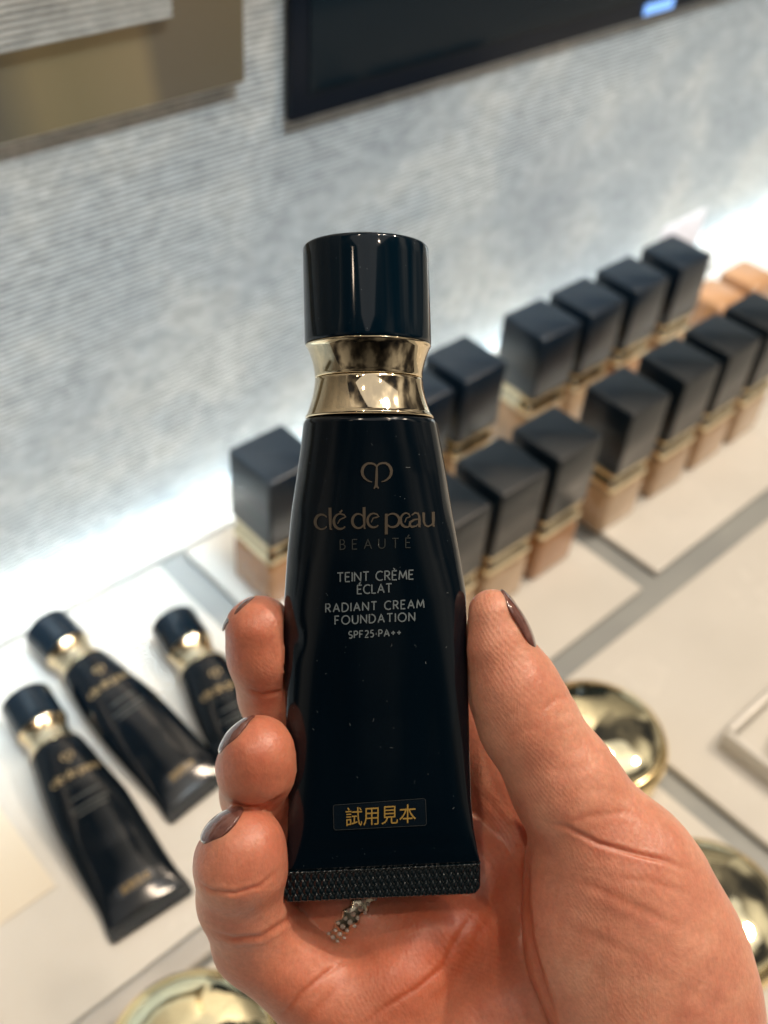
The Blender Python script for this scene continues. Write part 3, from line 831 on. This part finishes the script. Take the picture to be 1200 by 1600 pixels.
for pts, dep, wid, rid in CRE:
    if dep < 3: wid *= 1.7; dep *= .62
    p = np.array(pts, float); best = np.full(nv, 1e9); along = np.zeros(nv)
    seg = np.linalg.norm(np.diff(p, axis=0), axis=1); tot = seg.sum(); acc = 0
    bb = (sx_ > p[:, 0].min() - 40) & (sx_ < p[:, 0].max() + 40) & (sy_ > p[:, 1].min() - 40) & (sy_ < p[:, 1].max() + 40)
    ix = np.nonzero(bb)[0]; X2 = sx_[ix]; Y2 = sy_[ix]; bd = np.full(len(ix), 1e9); al = np.zeros(len(ix))
    for i in range(len(p) - 1):
        d = p[i + 1] - p[i]; t = np.clip(((X2 - p[i, 0]) * d[0] + (Y2 - p[i, 1]) * d[1]) / (d @ d), 0, 1)
        q = np.hypot(X2 - p[i, 0] - t * d[0], Y2 - p[i, 1] - t * d[1])
        m = q < bd; bd[m] = q[m]; al[m] = (acc + t[m] * seg[i]) / tot; acc += seg[i]
    env = np.clip(np.minimum(al, 1 - al) * 4 + .05, 0, 1) * face[ix] * .62; rid_ = rid * .5
    wid = wid * .68; disp[ix] -= dep * np.exp(-(bd / wid) ** 2) * env
    disp[ix] += rid_ * np.exp(-((bd - wid * 2.1) / (wid * 1.1)) ** 2) * env
    flush[ix] = np.maximum(flush[ix], .75 * np.exp(-(bd / (wid * 1.2)) ** 2) * env * min(1, dep / 3.5))
# soft irregular volume so no patch is perfectly smooth
def vnoise(p, s, seed):
    r = np.random.default_rng(seed); o = np.zeros(len(p))
    for _ in range(10):
        k_ = r.normal(size=3); k_ /= np.linalg.norm(k_); o += np.sin(p @ k_ * s * r.uniform(.6, 1.5) + r.uniform(0, 6.28))
    return o / 10 ** .5
disp += 1.1 * vnoise(co, .035, 3) + .45 * vnoise(co, .11, 5)
co = co + nr * disp[:, None]
def blob(c, r): return np.exp(-np.sum((co - P(*c)) ** 2, 1) / r ** 2)
flush = np.clip(flush * .7 + .6 * blob((405, 1000, 0), 85) + .65 * blob((404, 1195, 30), 85) + .55 * blob((380, 1335, 50), 85) + .35 * blob((775, 980, 20), 80)
                + .30 * blob((965, 1320, 60), 90) + .55 * blob((620, 1550, 0), 190) + .55 * blob((760, 1380, -110), 170) + .2 * blob((430, 1500, 0), 110) + .25 * blob((840, 1120, 60), 80) + .10 * vnoise(co, .02, 9), 0, 1)
me.vertices.foreach_set('co', np.stack([(co[:, 0] - 600) * U, -(co[:, 1] - 800) * U, co[:, 2] * U], 1).ravel())
at = me.attributes.new('flush', 'FLOAT', 'POINT'); at.data.foreach_set('value', flush.astype(np.float32))
me.materials.clear(); me.materials.append(m_skin)
me.polygons.foreach_set('use_smooth', np.ones(len(me.polygons), bool)); me.update()
hand_o = bpy.data.objects.new('hand', me); COL.objects.link(hand_o); hand_o.matrix_world = heldM
tag(hand_o, 'right hand with mauve nail polish gripping the navy cream tube', 'hand')

# --- fingernails: curved plates seated on the finger ends
def nail(c, n, t, w, ln, R, tip=1.0):
    c = P(*c).astype(float); n = np.array(n, float); n /= np.linalg.norm(n); c = c + n * (R - 1.0); R *= 1.05
    t = np.array(t, float); t -= n * (t @ n); t /= np.linalg.norm(t); s = np.cross(n, t)
    nu, nvv = 20, 26; V, Fc = [], []
    for lay in (0, 1):
        for j in range(nvv + 1):
            v = j / nvv * 2 - 1
            for i in range(nu + 1):
                u = i / nu * 2 - 1
                ww_ = w * (1 - abs(v) ** 3.2 * .55)
                th_ = u * ww_ / R
                edge_ = max(abs(u), abs(v)) ** 8
                arch = R * (math.cos(th_) - 1) - 10 * (v * .9) ** 2
                p = c + s * R * math.sin(th_) + t * ln * v * (1 - .12 * u * u * (1 if v > 0 else .6)) + n * (arch + (2.2 * (1 - .75 * edge_) if lay == 0 else -2.5))
                V.append(((p[0] - 600) * U, -(p[1] - 800) * U, p[2] * U))
    m_ = (nu + 1) * (nvv + 1)
    for lay in (0, 1):
        for j in range(nvv):
            for i in range(nu):
                a = lay * m_ + j * (nu + 1) + i; q_ = (a, a + 1, a + nu + 2, a + nu + 1); Fc.append(q_ if lay else q_[::-1])
    loop = [i for i in range(nu + 1)] + [j * (nu + 1) + nu for j in range(1, nvv + 1)] + [nvv * (nu + 1) + i for i in range(nu - 1, -1, -1)] + [j * (nu + 1) for j in range(nvv - 1, 0, -1)]
    for a, b in zip(loop, loop[1:] + loop[:1]): Fc.append((a, b, b + m_, a + m_))
    o = link('fingernail', V, Fc, m_nail, hand_o)
    bm = bmesh.new(); bm.from_mesh(o.data); bmesh.ops.recalc_face_normals(bm, faces=bm.faces[:]); bm.to_mesh(o.data); bm.free()
    return o
nail((779, 986, 6), (.86, -.50, .02), (-.50, -.86, 0), 36, 54, 46)          # thumb
nail((404, 990, -16), (-.66, -.74, -.06), (.40, -.55, .55), 38, 40, 55)     # middle
nail((404, 1180, 25), (-.70, -.70, .0), (.55, -.60, .5), 38, 40, 59)      # ring
nail((380, 1328, 36), (-.54, -.76, .18), (.60, -.50, .4), 38, 40, 65)      # little
nail((592, 888, -150), (-.4, -.4, -.85), (-.4, -.7, .3), 38, 42, 58)        # index (behind the tube)

# --- ring on the ring finger
rt = empty('finger_ring', heldM)
tag(rt, 'silver filigree ring with clear stones on the finger below the tube', 'ring')
def ring_geo(c, axis, R, tw):
    c = P(*c).astype(float); a = np.array(axis, float); a /= np.linalg.norm(a)
    u = np.cross(a, [0, 0, 1.]); u /= np.linalg.norm(u); v = np.cross(a, u)
    return c, a, u, v
c, a, u, v = ring_geo((550, 1408, -171), (.75, .62, .05), 84, 10)
R_, nn, mm_ = 90, 160, 12; V, Fc = [], []
for i in range(nn):
    th_ = 2 * math.pi * i / nn; d = u * math.cos(th_) + v * math.sin(th_)
    for j in range(mm_):
        f_ = 2 * math.pi * j / mm_
        wv = .9 + .18 * math.sin(th_ * 24)
        p = c + d * (R_ + 4 * math.cos(f_)) + a * (17 * wv * math.sin(f_)); V.append(((p[0] - 600) * U, -(p[1] - 800) * U, p[2] * U))
for i in range(nn):
    for j in range(mm_):
        i2, j2 = (i + 1) % nn, (j + 1) % mm_; Fc.append((i * mm_ + j, i2 * mm_ + j, i2 * mm_ + j2, i * mm_ + j2))
link('band', V, Fc, m_silverj, rt)

V, Fc = [], []
for i in range(44):
    th_ = 2 * math.pi * i / 44; d = u * math.cos(th_) + v * math.sin(th_)
    for off in (-1, 0, 1):
        g0 = c + d * (R_ + 5.5) + a * (off * 9.5 + (4.5 if i % 2 else 0)); r0 = 4.6 if off == 0 else 3.4
        w_ = np.cross(a, d); b0 = len(V)
        pts = [g0 + d * r0 * .9] + [g0 + (a * math.cos(q_) + w_ * math.sin(q_)) * r0 for q_ in np.linspace(0, 2 * math.pi, 7)[:-1]] + [g0 - d * r0]
        for p in pts: V.append(((p[0] - 600) * U, -(p[1] - 800) * U, p[2] * U))
        for j in range(6):
            j2 = (j + 1) % 6; Fc.append((b0, b0 + 1 + j, b0 + 1 + j2)); Fc.append((b0 + 7, b0 + 1 + j2, b0 + 1 + j))
link('stone_setting', V, Fc, m_gem, rt, smooth=False)
